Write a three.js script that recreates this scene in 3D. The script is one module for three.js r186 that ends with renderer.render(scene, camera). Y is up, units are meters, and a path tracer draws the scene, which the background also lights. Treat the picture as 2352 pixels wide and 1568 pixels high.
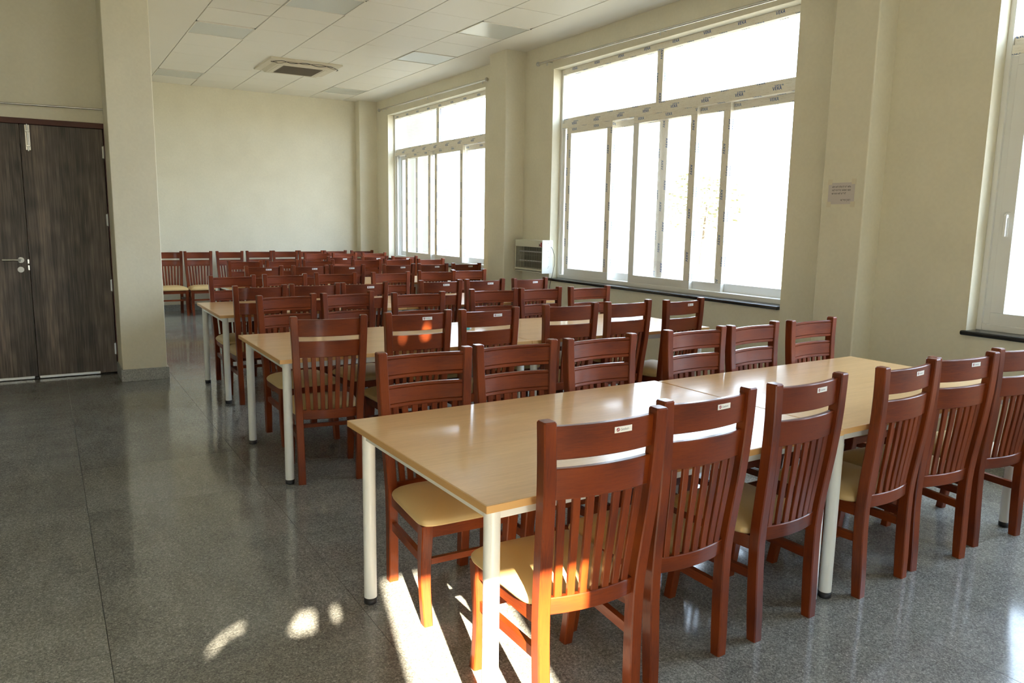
import * as THREE from 'three';
import { RoundedBoxGeometry } from 'three/addons/geometries/RoundedBoxGeometry.js';
import { mergeGeometries, mergeVertices, toCreasedNormals } from 'three/addons/utils/BufferGeometryUtils.js';

// ---------------------------------------------------------------- camera, sky, sun, exposure
const scene = new THREE.Scene();
const camera = new THREE.PerspectiveCamera(2 * Math.atan(784 / 1762.05) * 180 / Math.PI, 2352 / 1568, 0.05, 400);
camera.position.set(0, 1.5415, 0);
camera.rotation.set(-0.154, -0.5472, 0.0165, 'YXZ');
scene.add(camera);

const renderer = new THREE.WebGLRenderer({ antialias: true });
renderer.toneMapping = THREE.LinearToneMapping;
renderer.toneMappingExposure = 1.6;
renderer.shadowMap.enabled = true;
renderer.shadowMap.type = THREE.PCFSoftShadowMap;

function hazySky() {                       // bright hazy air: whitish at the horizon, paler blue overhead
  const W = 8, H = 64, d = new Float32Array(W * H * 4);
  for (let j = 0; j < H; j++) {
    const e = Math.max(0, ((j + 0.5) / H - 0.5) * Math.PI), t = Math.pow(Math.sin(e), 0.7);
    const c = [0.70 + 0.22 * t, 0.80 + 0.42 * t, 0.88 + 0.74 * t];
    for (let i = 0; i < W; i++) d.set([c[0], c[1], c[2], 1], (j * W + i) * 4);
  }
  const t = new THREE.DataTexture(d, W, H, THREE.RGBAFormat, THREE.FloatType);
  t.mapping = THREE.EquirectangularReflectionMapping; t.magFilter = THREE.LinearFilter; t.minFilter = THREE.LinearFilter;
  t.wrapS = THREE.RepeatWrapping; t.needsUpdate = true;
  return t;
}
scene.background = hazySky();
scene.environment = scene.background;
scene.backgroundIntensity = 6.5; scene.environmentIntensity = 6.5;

const sunTravel = new THREE.Vector3(0.262, -0.4446, -1).normalize();
const sun = new THREE.DirectionalLight(new THREE.Color(1.0, 0.87, 0.66), 50);
sun.target.position.set(1, 0, -3);
sun.position.copy(sun.target.position).addScaledVector(sunTravel, -30);
sun.castShadow = true;
sun.shadow.mapSize.set(4096, 4096);
Object.assign(sun.shadow.camera, { left: -14, right: 14, top: 12, bottom: -12, near: 1, far: 70 });
scene.add(sun, sun.target);

// ---------------------------------------------------------------- small tools
let seed = 20240607;
const rnd = () => { seed = (seed * 1664525 + 1013904223) >>> 0; return seed / 4294967296; };
const rr = (a, b) => a + (b - a) * rnd();
const used = new Map();
function numbered(name) {
  const n = used.get(name) || 0; used.set(name, n + 1);
  return n ? `${name}_${String(n).padStart(3, '0')}` : name;
}
function shade(o) { o.traverse((m) => { if (m.isMesh) { m.castShadow = true; m.receiveShadow = true; } }); return o; }
function thing(name, label, category, pos = [0, 0, 0], turn = 0, group) {
  const o = new THREE.Group(); o.name = numbered(name); o.position.set(...pos); o.rotation.y = turn;
  o.userData = { label, category }; if (group) o.userData.group = group;
  scene.add(o); return o;
}
function part(name, geo, mat, parent, pos, label) {
  const m = new THREE.Mesh(geo, mat); m.name = name; m.castShadow = m.receiveShadow = true;
  if (pos) m.position.set(...pos);
  if (label) m.userData.label = label;
  parent.add(m); return m;
}
function struct(name, geo, mat, parent = scene) {
  const m = geo ? new THREE.Mesh(geo, mat) : new THREE.Group();
  m.name = name; m.castShadow = m.receiveShadow = true; m.userData.kind = 'structure'; parent.add(m); return m;
}
function boxUV(geo, grain = 'x', off = [0, 0]) {          // uv in metres by the dominant axis of each face, u along the grain
  const g = geo.index ? geo.toNonIndexed() : geo, p = g.attributes.position, n = p.count, uv = new Float32Array(n * 2);
  const a = new THREE.Vector3(), b = new THREE.Vector3(), c = new THREE.Vector3(), gi = { x: 0, y: 1, z: 2 }[grain];
  for (let i = 0; i < n; i += 3) {
    a.fromBufferAttribute(p, i); b.fromBufferAttribute(p, i + 1).sub(a); c.fromBufferAttribute(p, i + 2).sub(a); b.cross(c);
    const k = [Math.abs(b.x), Math.abs(b.y), Math.abs(b.z)], ax = k.indexOf(Math.max(...k));
    let [s, t] = [0, 1, 2].filter((q) => q !== ax);
    if (t === gi) [s, t] = [t, s];
    for (let j = i; j < i + 3; j++) { const v = [p.getX(j), p.getY(j), p.getZ(j)]; uv[2 * j] = v[s] + off[0]; uv[2 * j + 1] = v[t] + off[1] + ax * 0.37; }
  }
  g.setAttribute('uv', new THREE.BufferAttribute(uv, 2));
  return g;
}
const box = (x0, x1, y0, y1, z0, z1, grain = 'x', off) => boxUV(new THREE.BoxGeometry(x1 - x0, y1 - y0, z1 - z0).translate((x0 + x1) / 2, (y0 + y1) / 2, (z0 + z1) / 2), grain, off);
const rbox = (x0, x1, y0, y1, z0, z1, r = 0.004, grain = 'x', off, seg = 1) => boxUV(new RoundedBoxGeometry(x1 - x0, y1 - y0, z1 - z0, seg, Math.min(r, (x1 - x0) / 2.01, (y1 - y0) / 2.01, (z1 - z0) / 2.01)).translate((x0 + x1) / 2, (y0 + y1) / 2, (z0 + z1) / 2), grain, off);
const merge = (gs) => { const all = gs.map((g) => { const q = g.index ? g.toNonIndexed() : g; for (const k of Object.keys(q.attributes)) if (!['position', 'normal', 'uv'].includes(k)) q.deleteAttribute(k); return q; }); return all.length > 1 ? mergeGeometries(all) : all[0]; };
function loft(rings, grain = 'y', crease = 0.6, off) {     // closed rings joined in order, both ends capped
  const n = rings[0].length, pos = [], idx = [];
  for (const r of rings) for (const q of r) pos.push(...q);
  for (let i = 0; i < rings.length - 1; i++) for (let j = 0; j < n; j++) {
    const k = (j + 1) % n, A = i * n + j, B = i * n + k, C = A + n, D = B + n; idx.push(A, B, D, A, D, C);
  }
  for (const [r, flip] of [[0, 1], [rings.length - 1, 0]]) {
    const c = [0, 1, 2].map((q) => rings[r].reduce((s, v) => s + v[q], 0) / n), ci = pos.length / 3; pos.push(...c);
    for (let j = 0; j < n; j++) { const a = r * n + j, b = r * n + (j + 1) % n; flip ? idx.push(ci, b, a) : idx.push(ci, a, b); }
  }
  let vol = 0; const P = (i) => new THREE.Vector3(pos[3 * i], pos[3 * i + 1], pos[3 * i + 2]);
  for (let i = 0; i < idx.length; i += 3) vol += P(idx[i]).dot(P(idx[i + 1]).cross(P(idx[i + 2])));
  if (vol < 0) for (let i = 0; i < idx.length; i += 3) [idx[i + 1], idx[i + 2]] = [idx[i + 2], idx[i + 1]];
  const g = new THREE.BufferGeometry(); g.setAttribute('position', new THREE.Float32BufferAttribute(pos, 3)); g.setIndex(idx);
  return boxUV(toCreasedNormals(g, crease), grain, off);
}
const lerpTable = (T) => (h) => { let i = 0; while (i < T.length - 2 && h > T[i + 1][0]) i++; const [a, b] = [T[i], T[i + 1]], t = Math.min(1, Math.max(0, (h - a[0]) / (b[0] - a[0]))), s = t; return a[1] + (b[1] - a[1]) * s; };
const smoothTable = (T) => { const f = lerpTable(T); return (h) => (f(h - 0.04) + 2 * f(h) + f(h + 0.04)) / 4; };
const rectRing = (x, y, z, w, d, c = 0.004) => { const a = w / 2, b = d / 2; return [[x - a + c, y, z - b], [x + a - c, y, z - b], [x + a, y, z - b + c], [x + a, y, z + b - c], [x + a - c, y, z + b], [x - a + c, y, z + b], [x - a, y, z + b - c], [x - a, y, z - b + c]]; };
const tube = (pts, r, seg = 24, rad = 8) => new THREE.TubeGeometry(new THREE.CatmullRomCurve3(pts.map((p) => new THREE.Vector3(...p))), seg, r, rad);
const rod = (a, b, r, rad = 12) => { const A = new THREE.Vector3(...a), B = new THREE.Vector3(...b), g = new THREE.CylinderGeometry(r, r, A.distanceTo(B), rad); g.applyQuaternion(new THREE.Quaternion().setFromUnitVectors(new THREE.Vector3(0, 1, 0), B.clone().sub(A).normalize())); return g.translate(...A.add(B).multiplyScalar(0.5).toArray()); };

// ---------------------------------------------------------------- textures
const hash = (x, y, s) => { let h = (x * 374761393 + y * 668265263 + s * 1274126177) | 0; h = Math.imul(h ^ (h >>> 13), 1274126177); return ((h ^ (h >>> 16)) >>> 0) / 4294967296; };
function vnoise(x, y, px, py, s) {                          // tileable value noise
  const xi = Math.floor(x), yi = Math.floor(y), fx = x - xi, fy = y - yi, u = fx * fx * (3 - 2 * fx), v = fy * fy * (3 - 2 * fy);
  const h = (i, j) => hash(((i % px) + px) % px, ((j % py) + py) % py, s);
  return (h(xi, yi) * (1 - u) + h(xi + 1, yi) * u) * (1 - v) + (h(xi, yi + 1) * (1 - u) + h(xi + 1, yi + 1) * u) * v;
}
function dataTex(w, h, metresU, metresV, f, srgb = true) {
  const d = new Uint8Array(w * h * 4);
  for (let j = 0; j < h; j++) for (let i = 0; i < w; i++) { const c = f(i / w, j / h, i, j); d.set([c[0], c[1], c[2], 255].map((v) => Math.max(0, Math.min(255, v))), (j * w + i) * 4); }
  const t = new THREE.DataTexture(d, w, h); t.wrapS = t.wrapT = THREE.RepeatWrapping; t.magFilter = THREE.LinearFilter; t.minFilter = THREE.LinearMipmapLinearFilter; t.generateMipmaps = true;
  if (srgb) t.colorSpace = THREE.SRGBColorSpace; t.repeat.set(1 / metresU, 1 / metresV); t.needsUpdate = true; return t;
}
function woodTex(base, dark, light, s) {
  return dataTex(768, 512, 0.75, 0.25, (u, v) => {
    const wob = vnoise(u * 6, v * 5, 6, 5, s) * 0.10 + vnoise(u * 2, v * 2, 2, 2, s + 1) * 0.18;
    const ring = 0.5 + 0.5 * Math.sin((v + wob) * Math.PI * 2 * 7);
    const fine = vnoise(u * 24, v * 160, 24, 160, s + 2), pore = vnoise(u * 40, v * 256, 40, 256, s + 3), blot = vnoise(u * 5, v * 3, 5, 3, s + 4);
    let k = 0.30 + 0.10 * ring * fine + 0.16 * fine + 0.5 * (blot - 0.5);
    const p = pore > 0.9 ? 0.86 : 1;
    k = Math.max(0, Math.min(1, k));
    return [0, 1, 2].map((q) => (k < 0.4 ? dark[q] + (base[q] - dark[q]) * (k / 0.4) : base[q] + (light[q] - base[q]) * ((k - 0.4) / 0.6)) * p);
  });
}
const redWood = [woodTex([150, 68, 20], [102, 40, 13], [176, 88, 30], 11), woodTex([142, 62, 19], [96, 36, 12], [166, 81, 28], 31), woodTex([158, 73, 23], [108, 44, 15], [184, 94, 34], 51)];
const beech = dataTex(1024, 512, 1.2, 0.4, (u, v) => {
  const g = vnoise(u * 10, v * 90, 10, 90, 5), b = vnoise(u * 4, v * 10, 4, 10, 6), f = vnoise(u * 60, v * 200, 60, 200, 7);
  const k = (g - 0.5) * 11 + (b - 0.5) * 9 + (f - 0.5) * 8; return [226 + k, 184 + k, 130 + k * 0.9];
});
const plaster = dataTex(512, 512, 1.6, 1.6, (u, v) => { const a = vnoise(u * 8, v * 8, 8, 8, 1), b = vnoise(u * 90, v * 90, 90, 90, 2); const k = (a - 0.5) * 5 + (b - 0.5) * 4; return [232 + k, 225 + k, 202 + k]; });
const plasterBump = dataTex(512, 512, 0.8, 0.8, (u, v) => { const a = vnoise(u * 60, v * 60, 60, 60, 3), b = vnoise(u * 14, v * 14, 14, 14, 4); const k = 128 + (a - 0.5) * 90 + (b - 0.5) * 120; return [k, k, k]; }, false);
function graniteTex(s, mid) {
  return dataTex(1024, 1024, 1.3, 1.3, (u, v) => {
    const a = vnoise(u * 420, v * 420, 420, 420, s), b = vnoise(u * 210, v * 210, 210, 210, s + 1), c = vnoise(u * 9, v * 9, 9, 9, s + 2), d = vnoise(u * 30, v * 8, 30, 8, s + 3);
    let k = mid + (a - 0.5) * 54 + (b - 0.5) * 38 + (c - 0.5) * 12 + (d - 0.5) * 10; if (a > 0.9) k += 30;
    return [k * 1.0, k * 1.0, k * 0.96];
  });
}
const granite = [graniteTex(100, 130), graniteTex(140, 136), graniteTex(180, 125)], paleGranite = graniteTex(220, 168);
const dustRough = dataTex(512, 512, 2.4, 2.4, (u, v) => { const a = vnoise(u * 5, v * 5, 5, 5, 71), b = vnoise(u * 30, v * 30, 30, 30, 72), c = vnoise(u * 160, v * 160, 160, 160, 73); const k = 14 + a * 14 + b * 8 + c * 8; return [k, k, k]; }, false);
const laminate = dataTex(512, 1024, 0.9, 2.4, (u, v) => {
  const plank = Math.floor(u * 9), pu = u * 9 - plank, seedp = hash(plank, 7, 3), g = vnoise(u * 120, v * 14 + plank * 3.7, 120, 14, 21), b = vnoise(u * 18, v * 22, 18, 22, 22), f = vnoise(u * 240, v * 60, 240, 60, 23);
  let k = 90 + (seedp - 0.5) * 34 + (g - 0.5) * 44 + (b - 0.5) * 26 + (f - 0.5) * 10; if (pu < 0.03) k -= 10;
  return [k * 1.06, k * 0.93, k * 0.82];
});
const stucco = dataTex(512, 512, 1.5, 1.5, (u, v) => { const a = vnoise(u * 120, v * 40, 120, 40, 91), b = vnoise(u * 10, v * 10, 10, 10, 92); const k = (a - 0.5) * 12 + (b - 0.5) * 8; return [151 + k * 0.8, 147 + k * 0.8, 133 + k * 0.8]; });
const dryGround = dataTex(512, 512, 14, 14, (u, v) => { const a = vnoise(u * 60, v * 60, 60, 60, 95), b = vnoise(u * 7, v * 7, 7, 7, 96); const k = (a - 0.5) * 30 + (b - 0.5) * 40; return [112 + k * 0.5, 106 + k * 0.5, 88 + k * 0.4]; });
function canvasTex(w, h, metresU, metresV, draw) {
  const c = document.createElement('canvas'); c.width = w; c.height = h; draw(c.getContext('2d'), w, h);
  const t = new THREE.CanvasTexture(c); t.colorSpace = THREE.SRGBColorSpace; t.wrapS = t.wrapT = THREE.RepeatWrapping; t.magFilter = THREE.LinearFilter; t.anisotropy = 8; t.repeat.set(1 / metresU, 1 / metresV); return t;
}
// protective film on the window profiles: cream, scuffed, printed again and again
const film = canvasTex(1024, 256, 0.42, 0.105, (x, w, h) => {
  x.fillStyle = '#f6f0e2'; x.fillRect(0, 0, w, h);
  for (let i = 0; i < 260; i++) { x.fillStyle = `rgba(${110 + rnd() * 60 | 0},${88 + rnd() * 50 | 0},${60 + rnd() * 40 | 0},${0.05 + rnd() * 0.16})`; x.fillRect(rnd() * w, rnd() * h, 10 + rnd() * 90, 1 + rnd() * 4); }
  x.fillStyle = '#2c5796'; x.textBaseline = 'middle';
  x.font = 'bold 96px sans-serif';
  x.fillText('VEKA', 90, 66);
  x.globalAlpha = 0.75; x.fillText('VEKA', 590, 196); x.globalAlpha = 1;
});
const stickerTex = canvasTex(512, 142, 1, 1, (x, w, h) => {
  x.fillStyle = '#ece8e0'; x.fillRect(0, 0, w, h);
  x.fillStyle = '#8e2233'; x.beginPath(); x.arc(98, 71, 46, 0, 7); x.fill();
  x.strokeStyle = '#ece8e0'; x.lineWidth = 8; x.beginPath(); x.moveTo(98, 26); x.lineTo(98, 116); x.moveTo(60, 88); x.lineTo(136, 56); x.stroke();
  x.fillStyle = '#262226'; x.font = '76px sans-serif'; x.textBaseline = 'middle'; x.fillText('Geeken', 166, 74, 320);
});
stickerTex.wrapS = stickerTex.wrapT = THREE.ClampToEdgeWrapping;

// ---------------------------------------------------------------- materials
const std = (o) => new THREE.MeshStandardMaterial(o), phy = (o) => new THREE.MeshPhysicalMaterial(o);
const lin = (r, g, b) => new THREE.Color().setRGB(r, g, b);
const M = {
  wall: std({ map: plaster, bumpMap: plasterBump, bumpScale: 0.0006, roughness: 0.75 }),
  ceiling: std({ color: lin(0.85, 0.82, 0.73), roughness: 0.85 }),
  tile: std({ color: lin(0.86, 0.83, 0.74), roughness: 0.5 }),
  wood: redWood.map((map) => phy({ map, color: lin(0.56, 0.47, 0.24), roughness: 0.55, specularIntensity: 0.5, clearcoat: 0.4, clearcoatRoughness: 0.14 })),
  cushion: std({ color: lin(0.66, 0.47, 0.21), roughness: 0.5 }),
  beech: phy({ map: beech, roughness: 0.34, clearcoat: 0.5, clearcoatRoughness: 0.16 }),
  beechEdge: std({ color: lin(0.66, 0.38, 0.14), roughness: 0.4 }),
  steel: std({ color: lin(0.80, 0.81, 0.76), roughness: 0.35 }),
  black: std({ color: lin(0.012, 0.012, 0.013), roughness: 0.5 }),
  granite: granite.map((map) => phy({ map, roughnessMap: dustRough, roughness: 1, specularIntensity: 1 })),
  skirting: std({ map: paleGranite, roughness: 0.45 }),
  darkSlab: std({ color: lin(0.014, 0.015, 0.016), roughness: 0.2 }),
  pvc: std({ color: lin(0.88, 0.88, 0.85), roughness: 0.35 }),
  film: std({ map: film, roughness: 0.55 }),
  glass: phy({ color: 0xffffff, transmission: 1, thickness: 0, roughness: 0, ior: 1.5 }),
  chrome: std({ color: lin(0.62, 0.61, 0.57), metalness: 1, roughness: 0.25 }),
  brushed: std({ color: lin(0.55, 0.55, 0.52), metalness: 1, roughness: 0.42 }),
  darkMetal: std({ color: lin(0.10, 0.095, 0.075), roughness: 0.6 }),
  laminate: std({ map: laminate, roughness: 0.48 }),
  doorFrame: std({ color: lin(0.085, 0.022, 0.014), roughness: 0.5 }),
  lightPanel: std({ color: lin(0.62, 0.64, 0.60), roughness: 0.28 }),
  acBody: std({ color: lin(0.72, 0.66, 0.52), roughness: 0.5 }),
  acGrille: std({ color: lin(0.17, 0.14, 0.10), roughness: 0.7 }),
  stucco: std({ map: stucco, roughness: 0.9 }),
  ground: std({ map: dryGround, roughness: 1 }),
  sticker: std({ map: stickerTex, roughness: 0.45 }),
  zapper: std({ color: lin(0.68, 0.66, 0.52), roughness: 0.45 }),
  zapperSide: std({ color: lin(0.80, 0.80, 0.74), roughness: 0.4 }),
  wire: std({ color: lin(0.30, 0.29, 0.23), roughness: 0.5 }),
  uvTube: std({ color: lin(0.75, 0.77, 0.80), roughness: 0.25 }),
  red: std({ color: lin(0.36, 0.02, 0.03), roughness: 0.5 }),
  teal: std({ color: lin(0.05, 0.36, 0.40), roughness: 0.4 }),
  leaf: std({ color: lin(0.22, 0.22, 0.11), roughness: 0.9 }),
  curtain: phy({ color: lin(0.86, 0.84, 0.78), transmission: 0.045, thickness: 0, roughness: 1, side: THREE.DoubleSide }),  // cloth of the added rear curtains, lets sun glow through as fill
  bark: std({ color: lin(0.14, 0.10, 0.06), roughness: 0.95 }),
};

// ---------------------------------------------------------------- the room
const XW = 5.3, XO = 5.6, HC = 3.64, ZF = -13.72, ZR = 1.6, XL = -3.2, ZD = -8.42;
const WIN = [{ z0: -13.0, z1: -9.5, sill: 0.88, head: 3.36 }, { z0: -7.85, z1: -4.35, sill: 0.875, head: 3.34 }, { z0: -2.8, z1: 0.7, sill: 0.87, head: 3.32 }];
{ // window wall with its three openings
  const gs = []; let z = ZF - 0.3;
  for (const w of WIN) {
    gs.push(box(XW, XO, -0.1, HC + 0.3, z, w.z0, 'y'), box(XW, XO, -0.1, w.sill - 0.03, w.z0, w.z1, 'z'), box(XW, XO, w.head, HC + 0.3, w.z0, w.z1, 'z')); z = w.z1;
  }
  gs.push(box(XW, XO, -0.1, HC + 0.3, z, ZR + 0.2, 'y'));
  struct('wall_right', merge(gs), M.wall);
}
struct('wall_far', box(0.5, XW, -0.1, HC + 0.3, ZF - 0.25, ZF, 'x'), M.wall);
struct('wall_passage', box(0.66, 0.9, -0.1, HC + 0.3, ZF, ZD, 'z'), M.wall);
struct('wall_door', merge([box(0.56, 0.93, -0.1, HC + 0.3, ZD - 0.25, ZD, 'x'), box(-0.86, 0.56, 2.40, HC + 0.3, ZD - 0.25, ZD, 'x'), box(XL, -0.86, -0.1, HC + 0.3, ZD - 0.25, ZD, 'x')]), M.wall);
struct('door_light_block', box(-1.0, 0.66, -0.1, 2.6, ZD - 0.27, ZD - 0.25, 'x'), M.wall);  // added backing, blocks outdoor light at the door gap
struct('wall_left', box(XL - 0.25, XL, -0.1, HC + 0.3, ZD - 0.25, ZR + 0.2, 'z'), M.wall);
const REAR_FILL_WIN = [[-2.9, -0.95], [0.75, 1.9]];  // added rear windows, out of view, opened for curtain fill light
{ // unseen rear wall, its slot and small holes cut to shape the sun patches
  const s = new THREE.Shape([[XL, -0.1], [XW, -0.1], [XW, HC + 0.3], [XL, HC + 0.3]].map((p) => new THREE.Vector2(...p)));
  const holes = [
    [[-0.05, 0.02], [0.46, 0.02], [0.46, 2.045], [-0.05, 2.045]],
    [[-0.765, 1.935], [-0.70, 1.99], [-0.615, 2.02], [-0.61, 1.97], [-0.66, 1.965], [-0.715, 1.92]],
    [[-0.46, 1.94], [-0.41, 2.0], [-0.335, 1.995], [-0.34, 1.91], [-0.42, 1.915]],
    [[-0.275, 1.925], [-0.28, 1.99], [-0.245, 1.995], [-0.24, 1.925]],
    [[0.385, 3.43], [0.435, 3.55], [0.455, 3.55], [0.455, 3.44]],
    [[0.255, 3.42], [0.285, 3.54], [0.30, 3.55], [0.29, 3.43]],
  ];
  for (const [a, b] of REAR_FILL_WIN) holes.push([[a, 0.7], [b, 0.7], [b, 2.9], [a, 2.9]]);
  for (const h of holes) s.holes.push(new THREE.Path(h.map((p) => new THREE.Vector2(...p))));
  const g = new THREE.ExtrudeGeometry(s, { depth: 0.06, bevelEnabled: false }).translate(0, 0, ZR);
  struct('wall_rear_sun_cutouts', boxUV(g, 'x'), M.wall);
  REAR_FILL_WIN.forEach(([a, b], k) => {                          // added sheer curtains, lit by sun from behind for warm fill
    const n = 60, rings = [], pos = [], idx = [];
    for (let i = 0; i <= n * 2; i++) { const x = a - 0.08 + (b - a + 0.16) * i / (n * 2), z = ZR - 0.08 + 0.02 * Math.sin(i * 0.9) + 0.006 * Math.sin(i * 2.3); pos.push(x, 0.55, z, x, 3.05, z); if (i) { const q = 2 * i; idx.push(q - 2, q, q - 1, q - 1, q, q + 1); } }
    const c = new THREE.BufferGeometry(); c.setAttribute('position', new THREE.Float32BufferAttribute(pos, 3)); c.setIndex(idx); c.computeVertexNormals();
    const t = thing('added_fill_curtain', k ? 'added sheer curtain behind the viewer for warm fill, right of the gap' : 'added sheer curtain behind the viewer for warm fill, left of the gap', 'curtain');
    part('fabric', c, M.curtain, t); part('curtain_pole', rod([a - 0.15, 3.06, ZR - 0.08], [b + 0.15, 3.06, ZR - 0.08], 0.012), M.chrome, t);
  });
}
// floor: polished granite slabs with hair joints on a screed
{
  const floor = struct('floor', box(XL - 0.2, XW + 0.3, -0.12, -0.022, ZF - 0.2, ZR + 0.2, 'x'), M.skirting);
  const xs = [XL]; for (let x = 0.108 - 0.893 * 3; x < XW; x += 0.893) if (x > XL + 0.05) xs.push(x); xs.push(XW);
  const starts = { 3: [-6.0, -4.55, -2.9, -1.2], 4: [-6.88, -5.2, -4.42, -2.75, -1.0] };
  for (let c = 0; c < xs.length - 1; c++) {
    const zs = [ZR]; let z = ZR - rr(0.6, 1.6);
    const fixed = starts[c];
    if (fixed) zs.push(0.5, ...fixed.slice().sort((a, b) => b - a)), z = fixed[0] - rr(1.5, 2.0);
    while (z > ZF + 0.5) { zs.push(z); z -= rr(1.45, 2.1); } zs.push(ZF);
    for (let k = 0; k < zs.length - 1; k++) {
      if (xs[c + 1] < 0.6 && zs[k] < ZD) continue;
      part('slab', box(xs[c] + 0.001, xs[c + 1] - 0.001, -0.022, 0, zs[k + 1] + 0.001, zs[k] - 0.001, rnd() < 0.5 ? 'x' : 'z', [rr(0, 3), rr(0, 3)]), M.granite[Math.floor(rnd() * 3)], floor);
    }
  }
}
// ceiling: plain plaster margins, a field of square tiles with open joints in the middle
const CX = [1.565, 2.2, 2.845, 3.485, 4.13, 4.745], CZ = [ZF, -13.06, -12.43, -11.83, -11.15, -10.53, -9.88, -9.25, -8.6, -8.11, -7.48, -6.84, -6.2, -5.56, -4.92];
const lightCells = ['0:1', '4:1', '0:6', '4:6', '1:9', '4:9'];
const ceil = struct('ceiling', merge([box(XL - 0.2, XW + 0.3, HC + 0.03, HC + 0.3, ZF - 0.2, ZR + 0.2), box(XL, CX[0], HC, HC + 0.03, ZF, ZR), box(CX[5], XW, HC, HC + 0.03, ZF, ZR), box(CX[0], CX[5], HC, HC + 0.03, CZ[14], ZR)]), M.ceiling);
{
  const tilt = { '0:7': [0.016, 0], '3:2': [0, 0.012], '2:3': [0.0, -0.006], '3:6': [0, 0.009], '4:9': [0, 0], '4:10': [0.004, 0.006] };
  for (let i = 0; i < 5; i++) for (let k = 0; k < 14; k++) {
    const x0 = CX[i] + (i ? 0.0055 : 0.011), x1 = CX[i + 1] - (i < 4 ? 0.0055 : 0.010), z0 = CZ[k] + 0.0034, z1 = CZ[k + 1] - 0.0034, key = `${i}:${k}`;
    if (lightCells.includes(key)) continue;
    const m = part('ceiling_tile', rbox(-(x1 - x0) / 2, (x1 - x0) / 2, -0.007, 0.007, -(z1 - z0) / 2, (z1 - z0) / 2, 0.0015), M.tile, ceil, [(x0 + x1) / 2, HC + 0.008, (z0 + z1) / 2]);
    const t = tilt[key] || [rr(-0.0016, 0.0016), rr(-0.0016, 0.0016)]; m.rotation.set(t[0], 0, t[1]);
  }
}
{
  const say = ['switched-off grey square panel light at the far left of the tiled ceiling', 'switched-off panel light at the far right of the tiled ceiling, by the window', 'switched-off grey panel light left of the cassette unit, in the tiled ceiling', 'pale panel light in the tiled ceiling above the far window', 'large grey panel light cut by the top of the picture', 'bright square panel light, nearest the window side, glinting with daylight'];
  lightCells.forEach((key, n) => {
    const [i, k] = key.split(':').map(Number), x0 = CX[i], x1 = CX[i + 1], z0 = CZ[k], z1 = CZ[k + 1], cx = (x0 + x1) / 2, cz = (z0 + z1) / 2, a = (x1 - x0) / 2 - 0.004, b = (z1 - z0) / 2 - 0.004;
    const t = thing('ceiling_light', say[n], 'ceiling light', [cx, HC, cz], 0, 'panel lights set in the tiled ceiling');
    part('frame', merge([box(-a, a, -0.006, 0.012, -b, -b + 0.012), box(-a, a, -0.006, 0.012, b - 0.012, b), box(-a, -a + 0.012, -0.006, 0.012, -b, b), box(a - 0.012, a, -0.006, 0.012, -b, b)]), M.tile, t);
    part('diffuser', box(-a + 0.012, a - 0.012, 0.0, 0.01, -b + 0.012, b - 0.012), M.lightPanel, t);
  });
}
// columns along the window wall and the big pier by the door
struct('column_1', rbox(5.02, XW + 0.02, 0, HC + 0.01, -8.90, -8.48, 0.012, 'y', undefined, 2), M.wall);
struct('column_2', rbox(5.087, XW + 0.02, 0, HC + 0.01, -3.86, -3.50, 0.012, 'y', undefined, 2), M.wall);
struct('column_3', rbox(4.965, XW + 0.02, 0, HC + 0.01, ZF - 0.02, -13.52, 0.01, 'y', undefined, 2), M.wall);
struct('pillar', rbox(0.56, 0.945, 0, HC + 0.01, -8.66, -7.93, 0.008, 'y', undefined, 2), M.wall);
struct('baseboard_pillar', rbox(0.545, 0.96, 0, 0.115, -8.41, -7.912, 0.003), M.skirting);
struct('baseboard_right', merge([box(XW - 0.012, XW + 0.01, 0, 0.1, ZF, -8.9, 'z'), box(XW - 0.012, XW + 0.01, 0, 0.1, -8.48, -3.86, 'z'), box(XW - 0.012, XW + 0.01, 0, 0.1, -3.5, ZR, 'z'), box(5.005, XW, 0, 0.1, -8.915, -8.465, 'z'), box(5.072, XW, 0, 0.1, -3.875, -3.485, 'z')]), M.skirting);
struct('baseboard_far', box(0.9, 4.97, 0, 0.1, ZF - 0.01, ZF + 0.012), M.skirting);
struct('baseboard_passage', box(0.89, 0.912, 0, 0.1, ZF, ZD - 0.2, 'z'), M.skirting);
struct('baseboard_door', box(XL, -0.9, 0, 0.1, ZD - 0.01, ZD + 0.012), M.skirting);
struct('baseboard_left', box(XL - 0.01, XL + 0.012, 0, 0.1, ZD, ZR, 'z'), M.skirting);

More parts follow.
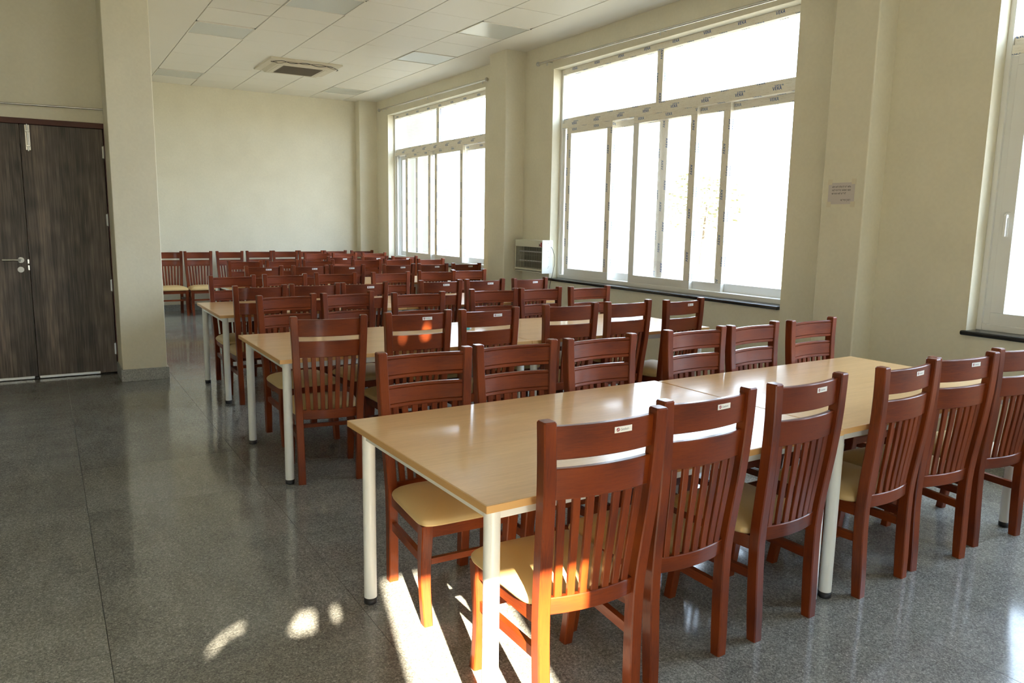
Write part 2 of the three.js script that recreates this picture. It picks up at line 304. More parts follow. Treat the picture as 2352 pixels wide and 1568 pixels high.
// ---------------------------------------------------------------- windows
const FX = 5.42;                                            // room-side plane of the window frames
function makeWindow(n, W, mull, sashes, latch) {
  const { z0, z1, sill, head } = W, win = struct(`window_${n}`), tr0 = 2.655, tr1 = 2.775, x = FX;
  const bar = (name, mat, a, b, c, d, e, f, grain) => part(name, rbox(a, b, c, d, e, f, 0.003, grain, [rr(0, 1), 0.012]), mat, win);
  // the dark stone sill board, a separate piece let into the wall
  part('window_sill', rbox(XW - 0.028, x + 0.15, sill - 0.032, sill, z0 - (n === 3 ? 0.03 : 0.0), z1, 0.012, 'z', undefined, 2), M.darkSlab, win);
  bar('window_frame', M.pvc, x, x + 0.145, sill, sill + 0.045, z0 + 0.035, z1 - 0.035, 'z');
  bar('window_frame', M.film, x, x + 0.145, head - 0.065, head, z0 + 0.035, z1 - 0.035, 'z');
  bar('window_frame', M.pvc, x, x + 0.145, sill, head, z0, z0 + 0.035, 'y');
  bar('window_frame', M.pvc, x, x + 0.145, sill, head, z1 - 0.035, z1, 'y');
  bar('window_frame', M.pvc, x + 0.02, x + 0.045, sill + 0.045, tr0, z0 + 0.03, z0 + 0.075, 'y');
  part('transom', merge([rbox(x, x + 0.145, tr0 + 0.005, tr0 + 0.065, z0 + 0.036, z1 - 0.036, 0.003, 'z', [0.1, 0.0]), rbox(x + 0.02, x + 0.10, tr0 + 0.06, tr1, z0 + 0.036, z1 - 0.036, 0.003, 'z', [0.3, 0.033])]), M.film, win);
  bar('mullion', M.film, x + 0.02, x + 0.10, tr1, head - 0.06, mull - 0.045, mull + 0.045, 'y');
  part('pane', box(x + 0.056, x + 0.064, tr1 - 0.01, head - 0.06, z0 + 0.03, mull - 0.03), M.glass, win);
  part('pane', box(x + 0.056, x + 0.064, tr1 - 0.01, head - 0.06, mull + 0.03, z1 - 0.03), M.glass, win);
  for (const [a, b, track, taped] of sashes) {
    const xa = x + 0.002 + track * 0.046, xb = xa + 0.044, y0 = sill + 0.04, y1 = tr0 + 0.012, s = 0.085;
    const mats = (k) => (taped.includes(k) ? M.film : M.pvc);
    const sash = part('sash', merge([rbox(xa, xb, y0, y0 + s, a, b, 0.004, 'z')]), M.pvc, win);
    part('top_rail', rbox(xa, xb, y1 - 0.075, y1, a, b, 0.004, 'z', [rr(0, 1), 0.015]), mats('t'), sash);
    part('stile', rbox(xa, xb, y0 + s, y1 - 0.075, a, a + s, 0.002, 'y', [rr(0, 1), 0.015]), mats('l'), sash);
    part('stile', rbox(xa, xb, y0 + s, y1 - 0.075, b - s, b, 0.002, 'y', [rr(0, 1), 0.02]), mats('r'), sash);
    part('pane', box(xa + 0.014, xb - 0.014, y0 + s - 0.01, y1 - 0.07, a + s - 0.01, b - s + 0.01), M.glass, sash);
  }
  if (latch) {
    part('handle', merge([rbox(x - 0.006, x + 0.004, 1.50, 1.66, latch - 0.014, latch + 0.014, 0.004), rbox(x - 0.03, x - 0.004, 1.62, 1.645, latch - 0.01, latch + 0.01, 0.004), rbox(x - 0.034, x - 0.018, 1.50, 1.64, latch - 0.01, latch + 0.01, 0.006)]), M.pvc, win);
  }
  return win;
}
makeWindow(1, WIN[0], -11.29, [[-12.52, -11.52, 0, 'tlr'], [-11.36, -10.40, 0, 'tlr'], [-12.95, -12.12, 2, ''], [-12.2, -11.3, 1, 'lr'], [-10.5, -9.55, 2, 't']]);
makeWindow(2, WIN[1], -6.145, [[-7.72, -6.86, 0, 'tlr'], [-6.50, -5.565, 0, 'tr'], [-6.10, -5.19, 1, 'tlr'], [-7.04, -6.11, 2, 'tlr'], [-5.29, -4.39, 2, 't']]);
makeWindow(3, WIN[2], -1.05, [[-2.72, -1.80, 0, ''], [-1.9, -0.95, 2, 't'], [-0.98, -0.05, 0, 't'], [-0.15, 0.66, 2, 't']], -2.675);

// curtain rods
function curtainRod(label, a, b, wallAxis, brackets, r = 0.014) {
  const t = thing('curtain_rod', label, 'curtain rod', a), rel = (p) => p.map((v, i) => v - a[i]);
  part('pole', rod([0, 0, 0], rel(b), r), M.chrome, t);
  for (const e of [a, b]) part('finial', new THREE.SphereGeometry(r * 1.9, 16, 10).translate(...rel(e)), M.brushed, t);
  for (const f of brackets) {
    const p = rel(a.map((v, i) => v + (b[i] - v) * f)), q = wallAxis === 'x' ? [XW - a[0] - 0.005, p[1], p[2]] : [p[0], p[1], ZD - a[2] + 0.005];
    part('bracket', merge([rod(p, q, 0.005, 8), rod([p[0], p[1] - 0.045, p[2]], [p[0], p[1] + 0.012, p[2]], 0.006, 8)]), M.brushed, t);
  }
}
curtainRod('thin steel curtain rod above the far window', [5.22, 3.455, -13.2], [5.22, 3.425, -9.33], 'x', [0.05, 0.52, 0.97]);
curtainRod('long steel curtain rod above the middle window', [5.22, 3.42, -8.07], [5.22, 3.365, -4.15], 'x', [0.05, 0.55, 0.97]);
curtainRod('steel curtain rod across the wall above the dark wooden door', [0.598, 2.522, -8.35], [-1.1, 2.50, -8.35], 'z', [0.02, 0.9], 0.009);

// ---------------------------------------------------------------- the door
{
  const d = struct('door_1'), z = ZD - 0.03;
  part('door_frame', merge([rbox(-0.86, 0.60, 2.35, 2.40, ZD - 0.12, ZD + 0.012, 0.004), rbox(0.552, 0.585, 0, 2.36, ZD - 0.12, ZD + 0.012, 0.004, 'y'), rbox(-0.86, -0.81, 0, 2.36, ZD - 0.12, ZD + 0.012, 0.004, 'y')]), M.doorFrame, d);
  const leaf = (x0, x1, o) => part('door_leaf', boxUV(new RoundedBoxGeometry(x1 - x0, 2.335, 0.04, 1, 0.002).translate((x0 + x1) / 2, 1.18, z), 'x', [o, 0.02]), M.laminate, d);
  const R = leaf(-0.118, 0.548, 0.13), L = leaf(-0.808, -0.122, 0.52);
  part('kick_strip', rbox(-0.11, 0.40, 0.006, 0.03, z + 0.019, z + 0.026, 0.002), M.brushed, R);
  part('kick_strip', rbox(-0.80, -0.15, 0.006, 0.03, z + 0.019, z + 0.026, 0.002), M.brushed, L);
  part('door_stop', rbox(-0.145, -0.115, 0.0, 0.028, z + 0.02, z + 0.05, 0.004), M.black, L);
  for (const y of [2.135, 1.50, 0.87, 0.245]) part('hinge', merge([rod([0.556, y - 0.06, z + 0.028], [0.556, y + 0.06, z + 0.028], 0.009), rbox(0.535, 0.556, y - 0.055, y + 0.055, z + 0.018, z + 0.023, 0.001)]), M.brushed, R);
  part('tower_bolt', merge([rbox(-0.078, -0.04, 2.12, 2.345, z + 0.02, z + 0.024, 0.001), rod([-0.059, 2.11, z + 0.032], [-0.059, 2.36, z + 0.032], 0.007), rbox(-0.075, -0.043, 2.15, 2.165, z + 0.02, z + 0.042, 0.002), rbox(-0.075, -0.043, 2.28, 2.295, z + 0.02, z + 0.042, 0.002)]), M.chrome, R);
  part('lever_handle', merge([rod([-0.186, 1.124, z + 0.02], [-0.186, 1.124, z + 0.028], 0.026, 24), rod([-0.186, 1.124, z + 0.028], [-0.186, 1.124, z + 0.065], 0.010), tube([[-0.186, 1.124, z + 0.062], [-0.215, 1.126, z + 0.066], [-0.27, 1.127, z + 0.064], [-0.33, 1.127, z + 0.058]], 0.0095, 16)]), M.brushed, L);
  part('lock_cylinder', merge([rod([-0.192, 1.036, z + 0.02], [-0.192, 1.036, z + 0.027], 0.026, 24), rod([-0.192, 1.036, z + 0.027], [-0.192, 1.036, z + 0.034], 0.010, 16)]), M.brushed, L);
  part('strike_plate', merge([rbox(-0.135, -0.121, 1.09, 1.13, z + 0.02, z + 0.0225, 0.001), rbox(-0.135, -0.121, 1.03, 1.075, z + 0.02, z + 0.0225, 0.001)]), M.chrome, L);
}

// ---------------------------------------------------------------- ceiling cassette unit
{
  const t = thing('ceiling_air_conditioner', 'cream square cassette air conditioner with dark grille and loose wires in the tiled ceiling', 'air conditioner', [3.2, HC, -11.12]);
  part('panel', merge([rbox(-0.49, 0.49, -0.022, 0.004, -0.48, 0.48, 0.008)]), M.acBody, t);
  const pr = (r, y) => [[-r, y, -r], [r, y, -r], [r, y, r], [-r, y, r]];
  part('body', loft([pr(0.40, -0.02), pr(0.37, -0.055), pr(0.36, -0.06)], 'x', 0.2), M.acBody, t);
  part('grille', merge([rbox(-0.27, 0.27, -0.066, -0.058, -0.27, 0.27, 0.003), ...Array.from({ length: 17 }, (_, i) => box(-0.26, 0.26, -0.069, -0.064, -0.256 + i * 0.032, -0.248 + i * 0.032))]), M.acGrille, t);
  for (const s of [-1, 1]) { part('louvre', rbox(-0.27, 0.27, -0.064, -0.057, s * 0.318 - 0.02, s * 0.318 + 0.02, 0.003), M.acBody, t); part('louvre', rbox(s * 0.318 - 0.02, s * 0.318 + 0.02, -0.064, -0.057, -0.27, 0.27, 0.003, 'z'), M.acBody, t); }
  part('wire', tube([[-0.44, -0.026, 0.30], [-0.46, -0.05, 0.40], [-0.40, -0.045, 0.46], [-0.33, -0.035, 0.45], [-0.2, -0.05, 0.43], [0.0, -0.032, 0.44], [0.15, -0.05, 0.42], [0.33, -0.03, 0.40], [0.46, -0.05, 0.34], [0.47, -0.045, 0.25]], 0.004, 70, 6), M.black, t);
  part('wire', tube([[-0.42, -0.026, 0.28], [-0.36, -0.06, 0.40], [-0.25, -0.04, 0.45], [-0.05, -0.05, 0.46], [0.2, -0.03, 0.45], [0.4, -0.055, 0.37], [0.45, -0.03, 0.3]], 0.003, 60, 6), M.bark, t);
}
// ---------------------------------------------------------------- insect killer on the wall
{
  const Z0 = -8.41, Z1 = -7.78, X0 = 5.15, y0 = 0.935, y1 = 1.33;
  const t = thing('insect_killer', 'cream wall-mounted electric insect killer with wire grille beside the middle window', 'insect killer', [XW, y0, (Z0 + Z1) / 2]);
  const a = Z0 - (Z0 + Z1) / 2, b = -a, D = XW - X0, H = y1 - y0;
  part('back_plate', rbox(-0.012, 0, 0, H, a, b, 0.002), M.zapper, t);
  part('top_panel', rbox(-D, -0.01, H - 0.085, H, a, b, 0.004), M.zapper, t);
  part('catch_tray', merge([rbox(-D, -0.01, 0.0, 0.012, a, b, 0.003), rbox(-D - 0.004, -D + 0.006, 0.022, 0.045, a, b, 0.003), rbox(-D, -0.01, 0.02, 0.03, a, b, 0.003)]), M.zapper, t);
  part('end_panel', rbox(-D, 0, 0, H, a, a + 0.012, 0.002), M.zapper, t);
  part('end_panel', rbox(-D - 0.004, 0, -0.004, H + 0.004, b - 0.012, b + 0.002, 0.003), M.zapperSide, t, undefined, 'white end panel with vent holes');
  part('mesh_backing', box(-0.02, -0.013, 0.045, H - 0.085, a + 0.01, b - 0.01), M.darkMetal, t);
  const bars = []; for (let k = 0; k < 30; k++) { const z = a + 0.02 + (b - a - 0.04) * k / 29; bars.push(rod([-D + 0.006, 0.03, z], [-D + 0.006, H - 0.08, z], 0.0022, 5)); }
  for (const y of [0.12, 0.21]) bars.push(rod([-D + 0.008, y, a + 0.012], [-D + 0.008, y, b - 0.012], 0.0022, 5));
  part('wire_grille', merge(bars), M.wire, t);
  const inner = []; for (let k = 0; k < 40; k++) { const z = a + 0.02 + (b - a - 0.04) * k / 39; inner.push(rod([-0.06, 0.05, z], [-0.06, H - 0.09, z], 0.0015, 4)); }
  part('high_voltage_grid', merge(inner), M.wire, t);
  for (const y of [0.135, 0.25]) part('lamp_tube', rod([-0.10, y, a + 0.03], [-0.10, y, b - 0.02], 0.008, 12), M.uvTube, t);
  part('maker_mark', merge([box(-D - 0.003, -D, H - 0.075, H - 0.04, b - 0.075, b - 0.066), box(-D - 0.003, -D, H - 0.062, H - 0.052, b - 0.066, b - 0.045)]), M.black, t);
  part('maker_mark', merge([box(-D - 0.003, -D, H - 0.08, H - 0.025, b - 0.042, b - 0.016), box(-D - 0.003, -D, H - 0.065, H - 0.05, b - 0.066, b - 0.042)]), M.red, t);
  part('vent_holes', merge([[H - 0.03, -0.07], [H - 0.13, -0.07], [H - 0.2, -0.06], [0.08, -0.06], [0.065, -0.07]].map(([y, x]) => rod([x, y, b], [x, y, b + 0.0035], 0.003, 8))), M.black, t);
  part('power_cord', tube([[-0.03, H - 0.075, b + 0.004], [-0.02, H - 0.10, b + 0.02], [-0.006, H - 0.2, b + 0.05], [-0.006, 0.1, b + 0.045], [-0.008, -0.03, b + 0.01], [-0.008, -0.12, b - 0.03], [-0.008, -0.5, b - 0.05]], 0.003, 50, 6), M.black, t);
}
// ---------------------------------------------------------------- notice on the column
{
  const S = 512, tex = canvasTex(S, 360, 1, 1, (x, w, h) => {
    x.fillStyle = '#d2c8c2'; x.fillRect(0, 0, w, h); x.strokeStyle = '#37322f'; x.lineCap = 'round'; x.lineWidth = 3.2;
    const G = {                                             // strokes below the head line, in a 10 by 10 cell
      k: [[5, 0, 5, 10], [5, 4, 2, 3, 1, 6, 5, 7], [5, 4, 8, 3, 9, 6, 7, 7]], o: [[4, 0, 4, 10], [4, 0, 1, -5]], i: [[4, 0, 4, 10], [4, 0, 6, -4, 9, -1]], I: [[3, 0, 6, 3, 3, 5, 7, 7, 4, 10]], bh: [[7, 0, 7, 10], [2, 1, 4, 4, 1, 6, 7, 7]],
      d: [[5, 0, 5, 3, 2, 5, 5, 7, 7, 9, 5, 11]], v: [[7, 0, 7, 10], [7, 3, 3, 4, 3, 7, 7, 7]], a: [[4, 0, 4, 10]], r: [[3, 0, 5, 3, 3, 6, 6, 10]], m: [[7, 0, 7, 10], [2, 0, 2, 6, 7, 6]], e: [[5, 0, 3, -4]], l: [[8, 0, 8, 10], [8, 4, 5, 3, 5, 8], [5, 4, 2, 4, 2, 8]],
      n: [[7, 0, 7, 10], [7, 5, 3, 5, 2, 7]], h: [[5, 0, 5, 2, 2, 4, 6, 6, 3, 9, 7, 10]], g: [[7, 0, 7, 10], [2, 0, 3, 5, 1, 7]], D: [[5, 0, 5, 2, 2, 4, 6, 6, 3, 8]], A: [[2, 2, 5, 3, 2, 6, 6, 8], [8, 0, 8, 10], [6, 5, 8, 5]], y: [[7, 0, 7, 10], [2, 1, 4, 4, 2, 6, 7, 7]], th: [[7, 0, 7, 10], [2, 2, 4, 3, 2, 6, 7, 8]],
      s: [[7, 0, 7, 10], [2, 0, 3, 4, 1, 5, 5, 9], [3, 5, 7, 5]], kh: [[8, 0, 8, 10], [2, 0, 4, 4, 2, 8, 8, 8]], t: [[7, 0, 7, 10], [7, 4, 3, 5, 4, 8]], j: [[7, 0, 7, 10], [7, 5, 2, 4, 3, 8, 5, 7]], sh: [[8, 0, 8, 10], [2, 1, 5, 2, 2, 5, 5, 8]], u: [[2, 11, 5, 13, 3, 14]],
    };
    const word = (px, py, c) => { const n = c.length, s = 2.35; c.forEach((g, q) => { for (const st of G[g]) { x.beginPath(); for (let i = 0; i < st.length; i += 2) { const X = px + (q * 8.2 + st[i]) * s, Y = py + st[i + 1] * s; i ? x.lineTo(X, Y) : x.moveTo(X, Y); } x.stroke(); } }); x.beginPath(); x.moveTo(px, py); x.lineTo(px + n * 8.2 * s, py); x.stroke(); return px + (n * 8.2 + 5) * s; };
    let p = 74; for (const w2 of [['k', 'o', 'I'], ['bh', 'i'], ['d', 'i', 'v', 'a', 'r', 'o'], ['m', 'e'], ['k', 'i', 'l']]) p = word(p, 62, w2);
    p = 70; for (const w2 of [['n', 'h', 'i'], ['g', 'a', 'D', 'e', 'g', 'a'], ['A', 'n', 'y', 'th', 'a'], ['s', 'kh', 't']]) p = word(p, 116, w2);
    p = 70; for (const w2 of [['k', 'a', 'r', 'v', 'a', 'I'], ['k', 'i'], ['j', 'a', 'e', 'g', 'i']]) p = word(p, 172, w2);
    word(250, 282, ['A', 'd', 'e', 'sh', 'a', 'n', 'u', 's', 'a', 'r']);
  });
  tex.wrapS = tex.wrapT = THREE.ClampToEdgeWrapping;
  const t = thing('notice', 'printed paper notice in Hindi script taped to the column by the middle window', 'notice', [5.087, 1.793, -3.69]);
  part('paper', new THREE.PlaneGeometry(0.222, 0.157).rotateY(-Math.PI / 2).translate(-0.002, 0, 0), std({ map: tex, roughness: 0.8, side: THREE.DoubleSide }), t);
  for (const [y, z] of [[0.085, -0.1], [0.085, 0.1], [-0.08, -0.1], [-0.08, 0.1]]) part('tape', box(-0.003, -0.0022, y - 0.02, y + 0.02, z - 0.018, z + 0.018), std({ color: lin(0.76, 0.68, 0.50), roughness: 0.4 }), t);
}

// ---------------------------------------------------------------- tables
function makeTable(w, d, label, pos, turn) {
  const t = thing('dining_table', label, 'table', pos, turn, 'beech topped dining tables in rows'), a = w / 2, b = d / 2;
  part('tabletop', rbox(-a + 0.002, a - 0.002, 0.7275, 0.75, -b + 0.002, b - 0.002, 0.0012, 'x', [rr(0, 2), rr(0, 2)]), M.beech, t);
  for (const s of [-1, 1]) {
    part('edge_band', box(-a, a, 0.7268, 0.7493, s * b - 0.0015, s * b + 0.0015), M.beechEdge, t);
    part('edge_band', box(s * a - 0.0015, s * a + 0.0015, 0.7268, 0.7493, -b, b, 'z'), M.beechEdge, t);
    part('apron', rbox(-a + 0.06, a - 0.06, 0.687, 0.7265, (s > 0 ? b - 0.05 : 0.084 - b) - 0.0125, (s > 0 ? b - 0.05 : 0.084 - b) + 0.0125, 0.003), M.steel, t);
    part('apron', rbox(s * (a - 0.046) - 0.0125, s * (a - 0.046) + 0.0125, 0.687, 0.7265, -b + 0.1, b - 0.066, 0.003, 'z'), M.steel, t);
    for (const q of [-1, 1]) {
      const leg = part('leg', new THREE.CylinderGeometry(0.0255, 0.0255, 0.70, 28).translate(0, 0.3765, 0), M.steel, t, [s * (a - 0.052), 0, q > 0 ? b - 0.056 : 0.09 - b]);
      part('foot_cap', new THREE.LatheGeometry([[0, 0], [0.022, 0], [0.026, 0.003], [0.0262, 0.0275], [0, 0.0275]].map((p) => new THREE.Vector2(...p)), 24), M.black, leg);
    }
  }
  return t;
}
makeTable(1.652, 1.085, 'nearest beech-topped table, left half of the front row, sun at its leg', [1.832, 0, -2.36], 0.026);
makeTable(1.615, 1.055, 'right beech-topped table of the front row, meeting the nearest table at a seam', [3.473, 0, -2.392], 0.022);
makeTable(1.69, 1.08, 'left beech-topped table of the second row, with a small teal object on top', [1.945, 0, -4.862], 0);
makeTable(1.66, 1.065, 'right beech-topped table of the second row, under the middle window', [3.625, 0, -4.855], 0);
makeTable(1.65, 1.085, 'left beech-topped table of the third row, its end near the pillar', [2.02, 0, -7.095], 0);
makeTable(1.65, 1.085, 'right beech-topped table of the third row, mostly hidden behind chairs', [3.675, 0, -7.095], 0);
makeTable(1.65, 1.09, 'left table of the fourth row, barely seen between chair backs', [2.62, 0, -9.74], 0);
makeTable(1.62, 1.09, 'right table of the fourth row, towards the far window', [4.26, 0, -9.74], 0);
makeTable(1.62, 1.08, 'single far table under the far window, hidden among chairs', [4.29, 0, -11.9], 0);
{
  const t = thing('teal_block', 'small teal block lying on the second-row table near the seam', 'small object', [2.655, 0.75, -4.985], 0.3);
  part('block', boxUV(new RoundedBoxGeometry(0.05, 0.018, 0.022, 2, 0.003).translate(0, 0.009, 0)), M.teal, t);
  part('sleeve', boxUV(new RoundedBoxGeometry(0.022, 0.0184, 0.0224, 2, 0.003).translate(0.014, 0.0092, 0)), M.uvTube, t);
}

// ---------------------------------------------------------------- chairs (origin between the rear feet, facing -z)
const prof = smoothTable([[0, 0], [0.2, -0.008], [0.36, -0.012], [0.46, -0.006], [0.56, 0.006], [0.68, 0.021], [0.79, 0.031], [0.9, 0.036], [1.05, 0.036]]);
const half = smoothTable([[0, 0.168], [0.45, 0.175], [0.7, 0.187], [1.05, 0.2]]);
const BOW = 0.022;
const bow = (x, a) => BOW * (1 - (x / a) ** 2);
const chairGeo = (() => {
  const G = {};
  const hs = [0, 0.1, 0.2, 0.3, 0.38, 0.44, 0.5, 0.56, 0.62, 0.68, 0.74, 0.8, 0.87, 0.94, 0.992];
  const post = (s) => { const r = hs.map((h) => rectRing(s * half(h), h, prof(h), 0.042, h < 0.06 ? 0.040 : 0.046)); r.push(rectRing(s * half(0.997), 0.997, prof(0.997), 0.036, 0.040, 0.004)); return loft(r, 'y', 0.5, [0.2 + 0.3 * s, 0]); };
  G.posts = [post(-1), post(1)];
  const rail = (h0, h1, t, grooves, o) => {                  // section (height, depth): rear face smooth, front face beaded
    const c = 0.003, f = -t / 2, b = t / 2, s = [[h0, f + c], [h0, b - c], [h0 + c, b], [h1 - c, b], [h1, b - c], [h1, f + c], [h1 - c, f]];
    if (grooves) for (const y of [h1 - 0.013, h0 + 0.017]) s.push([y + 0.0025, f], [y, f + 0.0045], [y - 0.0025, f]);
    s.push([h0 + c, f]);
    const rings = [], N = 14, hm = (h0 + h1) / 2;
    for (let i = 0; i <= N; i++) { const a = half(hm) - 0.017, x = -a + 2 * a * i / N; rings.push(s.map(([h, v]) => [x, h, v + prof(h) - 0.006 + bow(x, a)])); }
    return loft(rings, 'x', 0.45, o);
  };
  G.top = rail(0.880, 0.978, 0.021, true, [0.1, 0.05]);
  G.mid = rail(0.758, 0.853, 0.021, true, [0.4, 0.15]);
  G.low = rail(0.386, 0.442, 0.022, false, [0.6, 0.21]);
  G.slats = [-3, -2, -1, 0, 1, 2, 3].map((k) => {
    const rings = []; for (const h of [0.437, 0.48, 0.53, 0.58, 0.63, 0.68, 0.72, 0.763]) { const x = k * (0.0405 + 0.006 * (h - 0.437) / 0.326), a = half(h) - 0.017; rings.push(rectRing(x, h, prof(h) - 0.006 + bow(x, a), 0.026, 0.013, 0.002)); }
    return loft(rings, 'y', 0.5, [0.11 * (k + 4), 0.03 * k]);
  });
  const legV = smoothTable([[0, -0.420], [0.06, -0.406], [0.16, -0.391], [0.26, -0.392], [0.34, -0.402], [0.41, -0.407]]), legD = smoothTable([[0, 0.040], [0.15, 0.036], [0.28, 0.044], [0.4, 0.05]]), legW = lerpTable([[0, 0.036], [0.4, 0.048]]);
  const front = (s) => loft([0, 0.03, 0.06, 0.09, 0.12, 0.16, 0.2, 0.24, 0.28, 0.32, 0.36, 0.403].map((h) => rectRing(s * 0.186, h, legV(h), legW(h), legD(h))), 'y', 0.5, [0.3 + 0.2 * s, 0.1]);
  G.legs = [front(-1), front(1)];
  const barX = (x0, z0, x1, z1, h0, h1, t, g) => loft([[x0, z0], [x1, z1]].map(([x, z]) => g === 'x' ? [[x, h0, z - t / 2], [x, h0, z + t / 2], [x, h1, z + t / 2], [x, h1, z - t / 2]] : [[x - t / 2, h0, z], [x + t / 2, h0, z], [x + t / 2, h1, z], [x - t / 2, h1, z]]), g, 0.3, [0.17, 0.1]);
  G.sideRails = [-1, 1].map((s) => barX(s * 0.171, -0.025, s * 0.188, -0.39, 0.350, 0.402, 0.022, 'z'));
  G.frontRail = barX(-0.17, -0.408, 0.17, -0.408, 0.350, 0.402, 0.022, 'x');
  G.stretchers = [-1, 1].map((s) => barX(s * 0.169, -0.02, s * 0.186, -0.385, 0.236, 0.270, 0.022, 'z'));
  G.frontStretcher = barX(-0.17, -0.394, 0.17, -0.394, 0.234, 0.258, 0.018, 'x');
  { // padded seat: wider in front, edge rolled, top domed
    const N = 18, rings = [], prm = [[0.0, 0.402], [0.0, 0.410], [0.006, 0.419], [0.0, 0.0]];
    const outline = (inset, n = 44) => Array.from({ length: n }, (_, i) => { const a = i / n * Math.PI * 2, c = Math.cos(a), s = Math.sin(a), e = 0.24, u = Math.sign(c) * Math.pow(Math.abs(c), e), v = Math.sign(s) * Math.pow(Math.abs(s), e); const z = -0.243 + v * (0.205 - inset), w = 0.2 + (0.219 - 0.2) * (0.5 - v / 2); return [u * (w - inset), z]; });
    const lay = [[0.012, 0.400], [0.003, 0.404], [0, 0.412], [0.001, 0.420], [0.007, 0.429], [0.02, 0.440], [0.045, 0.452], [0.08, 0.4615], [0.12, 0.468], [0.165, 0.472]];
    G.cushion = loft(lay.map(([i, y]) => outline(i).map(([x, z]) => [x, y, z])), 'x', 1.2);
  }
  G.sticker = (() => { const x0 = 0.017, x1 = 0.083, a = half(0.93) - 0.017, g = new THREE.PlaneGeometry(x1 - x0, 0.0185, 6, 1).translate((x0 + x1) / 2, 0.9515, 0), p = g.attributes.position; for (let i = 0; i < p.count; i++) p.setZ(i, prof(p.getY(i)) - 0.006 + bow(p.getX(i), a) + 0.0105 + 0.0009); g.computeVertexNormals(); return g; })();
  return G;
})();
function buildChair(k, withSticker) {
  const t = new THREE.Group(), W = M.wood[k], G = chairGeo;
  for (const g of G.posts) part('back_post', g, W, t);
  const top = part('top_rail', G.top, W, t);
  part('back_rail', G.mid, W, t); part('lower_back_rail', G.low, W, t);
  for (const g of G.slats) part('slat', g, W, t);
  part('seat_cushion', G.cushion, M.cushion, t);
  for (const g of G.legs) part('front_leg', g, W, t);
  for (const g of G.sideRails) part('side_rail', g, W, t);
  part('front_rail', G.frontRail, W, t);
  for (const g of G.stretchers) part('side_stretcher', g, W, t);
  part('front_stretcher', G.frontStretcher, W, t);
  if (withSticker) part('maker_sticker', G.sticker, M.sticker, top);
  return t;
}
const proto = {}; for (let k = 0; k < 3; k++) for (const s of [0, 1]) proto[`${k}${s}`] = buildChair(k, s === 1);
const ROWS = {
  A: [[1.366, -1.749, -2.6], [1.84, -1.808, 2.4], [2.366, -1.826, 3.3], [3.022, -1.846, 3.8], [3.468, -1.86, -5.9], [4.0, -1.868, -5.2]],
  B: [[1.371, -2.934, -1.7], [1.838, -2.946, -1.0], [2.319, -2.93, 1.3], [2.97, -2.945, 0.4], [3.433, -2.955, 4.5], [3.949, -2.96, 1.9]],
  C: [[1.378, -4.307, -9.4], [1.935, -4.318, -1.6], [2.417, -4.29, 0.6], [3.08, -4.318, -4.0], [3.585, -4.318, 3.1], [4.077, -4.266, 6.7]],
  D: [[1.49, -5.569, 3.0], [1.965, -5.601, 8.5], [2.46, -5.41, -3.2], [3.165, -5.471, -5.2], [3.615, -5.444, 1.9], [4.102, -5.4, -1.3]],
  E: [[1.504, -6.505, -1.2], [1.969, -6.535, -1.5], [2.416, -6.535, -1.3], [3.166, -6.535, -3.1], [3.64, -6.535, 0.2], [4.149, -6.525, 5.4]],
  F: [[1.528, -7.65, 1.7], [2.041, -7.695, -0.5], [2.574, -7.743, -8.5], [3.164, -7.681, -0.1], [3.74, -7.762, -11.4], [4.188, -7.836, -5.1]],
  G: [[2.175, -9.175, -1.3], [2.713, -9.165, -0.7], [3.183, -9.175, -5.7], [3.849, -9.155, -1.7], [4.333, -9.165, -0.6], [4.819, -9.15, 0.5]],
  H: [[2.227, -10.325, -1.3], [2.712, -10.34, -0.5], [3.19, -10.315, -2.5], [3.882, -10.315, -1.6], [4.368, -10.345, -1.3], [4.88, -10.315, 0.3]],
  I: [[3.837, -11.335, 0.8], [4.369, -11.325, -0.8], [4.828, -11.237, 0.6]],
  J: [[3.853, -12.53, 2.1], [4.307, -12.465, 2.5], [4.834, -12.485, 0.4]],
  K: [[1.692, -13.36, 1.5], [2.139, -13.323, 1.4], [2.629, -13.31, 0.4], [3.12, -13.375, 0.9], [3.567, -13.406, -1.1], [4.008, -13.386, -2.3], [4.454, -13.398, 6.0], [4.942, -13.363, 3.8]],
};
const ORD = ['first', 'second', 'third', 'fourth', 'fifth', 'sixth', 'seventh', 'eighth'];
const WHERE = { A: 'near side of the front table row', B: 'far side of the front table row', C: 'near side of the second table row', D: 'far side of the second table row', E: 'near side of the third table row', F: 'far side of the third table row', G: 'near side of the fourth table row', H: 'far side of the fourth table row', I: 'near side of the farthest table', J: 'far side of the farthest table', K: 'far wall, facing the room' };
const SPECIAL = {
  A1: 'nearest slatted wooden chair, its left post and seat corner lit by the sun', A6: 'slatted wooden chair cut by the right edge, sixth along the front tables',
  B1: 'wooden chair tucked under the open left end of the nearest table, beige seat showing', C1: 'slatted chair without sticker, turned slightly, at the left end of the second tables', C2: 'chair with orange sun flecks on its back rails, near side of the second tables',
  K1: 'chair against the far wall, half hidden by the pillar',
};
const STICK = { A: [1, 1, 1, 1, 1, 1], C: [0, 1, 1, 0, 0, 1], E: [0, 0, 1, 1, 1, 1], G: [1, 1, 1, 1, 1, 1], I: [1, 1, 1] };
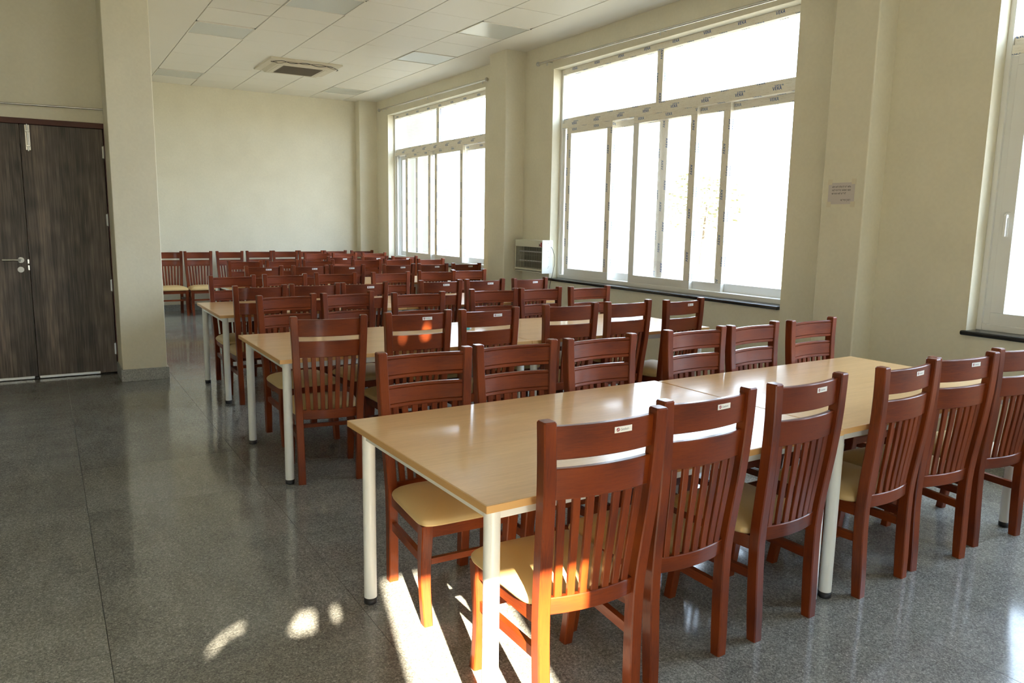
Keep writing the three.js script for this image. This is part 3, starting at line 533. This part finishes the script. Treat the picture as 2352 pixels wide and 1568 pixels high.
for (const [row, list] of Object.entries(ROWS)) list.forEach(([x, z, deg], i) => {
  const away = 'ACEGI'.includes(row), c = proto[`${Math.floor(rnd() * 3)}${STICK[row]?.[i] ? 1 : 0}`].clone();
  c.name = numbered('dining_chair'); c.position.set(x, 0, z); c.rotation.y = deg * Math.PI / 180 + (away ? 0 : Math.PI);
  c.userData = { label: SPECIAL[row + (i + 1)] || `red-brown slatted chair, ${ORD[i]} from left ${row === 'K' ? 'against' : 'along'} the ${WHERE[row]}`, category: 'chair', group: row === 'K' ? 'chairs against the far wall' : `chairs on the ${WHERE[row]}` };
  scene.add(c);
});

// ---------------------------------------------------------------- outside: facade fins, dry ground, hazy trees
struct('added_sun_block_wall', box(XW, XO, HC + 0.3, 7.6, ZF - 0.3, ZR + 0.2, 'z'), M.stucco);  // added unseen wall above the facade, keeps sun off the fins
struct('exterior_fin_1', box(XO - 0.02, 6.54, -0.6, 7.6, -13.55, -13.02, 'y'), M.stucco);
struct('exterior_fin_2', box(XO - 0.02, 6.28, -0.6, 7.6, -8.4, -7.9, 'y'), M.stucco);
struct('exterior_fin_3', box(XO - 0.02, 6.28, -0.6, 7.6, -3.4, -2.86, 'y'), M.stucco);
struct('ground', new THREE.PlaneGeometry(300, 300).rotateX(-Math.PI / 2).translate(60, -0.6, -60), M.ground);
{ const uv = scene.getObjectByName('ground').geometry.attributes.uv; for (let i = 0; i < uv.count; i++) uv.setXY(i, uv.getX(i) * 300, uv.getY(i) * 300); }
function tree(label, x, z, h, r, n) {
  const t = thing('tree', label, 'tree', [x, -0.6, z], 0, 'hazy trees beyond the windows');
  part('trunk', loft([0, 0.25, 0.5, 0.75].map((f) => { const w = 0.05 * h * (1 - 0.7 * f) * 0.8; return rectRing(0.1 * f * h * 0.3, f * h, 0.04 * f * h, w, w, w * 0.3); }), 'y', 0.8), M.bark, t);
  const gs = [];
  for (let i = 0; i < n; i++) {
    const a = rr(0, 6.283), u = Math.pow(rnd(), 0.4), e = rr(-0.8, 1), cx = Math.cos(a) * r * u * Math.sqrt(1 - e * e * 0.7), cy = h * 0.72 + e * r * 0.75, cz = Math.sin(a) * r * u * Math.sqrt(1 - e * e * 0.7), s = rr(0.10, 0.2) * r * 0.6;
    const g = new THREE.PlaneGeometry(s, s * 0.6); g.rotateX(rr(0, 6.28)); g.rotateY(rr(0, 6.28)); gs.push(g.translate(cx, cy, cz));
  }
  const f = part('foliage', merge(gs), M.leaf, t); f.userData.kind = 'stuff';
}
tree('pale hazy tree seen through the right pane of the middle window', 31.5, -31.5, 4.6, 2.2, 900);
tree('hazy shrub seen through the far window near its right end', 26, -40, 4.0, 2.0, 700);
tree('hazy tree seen through the window at the right edge', 34, -16.5, 5.6, 2.4, 800);

shade(scene);
renderer.render(scene, camera);
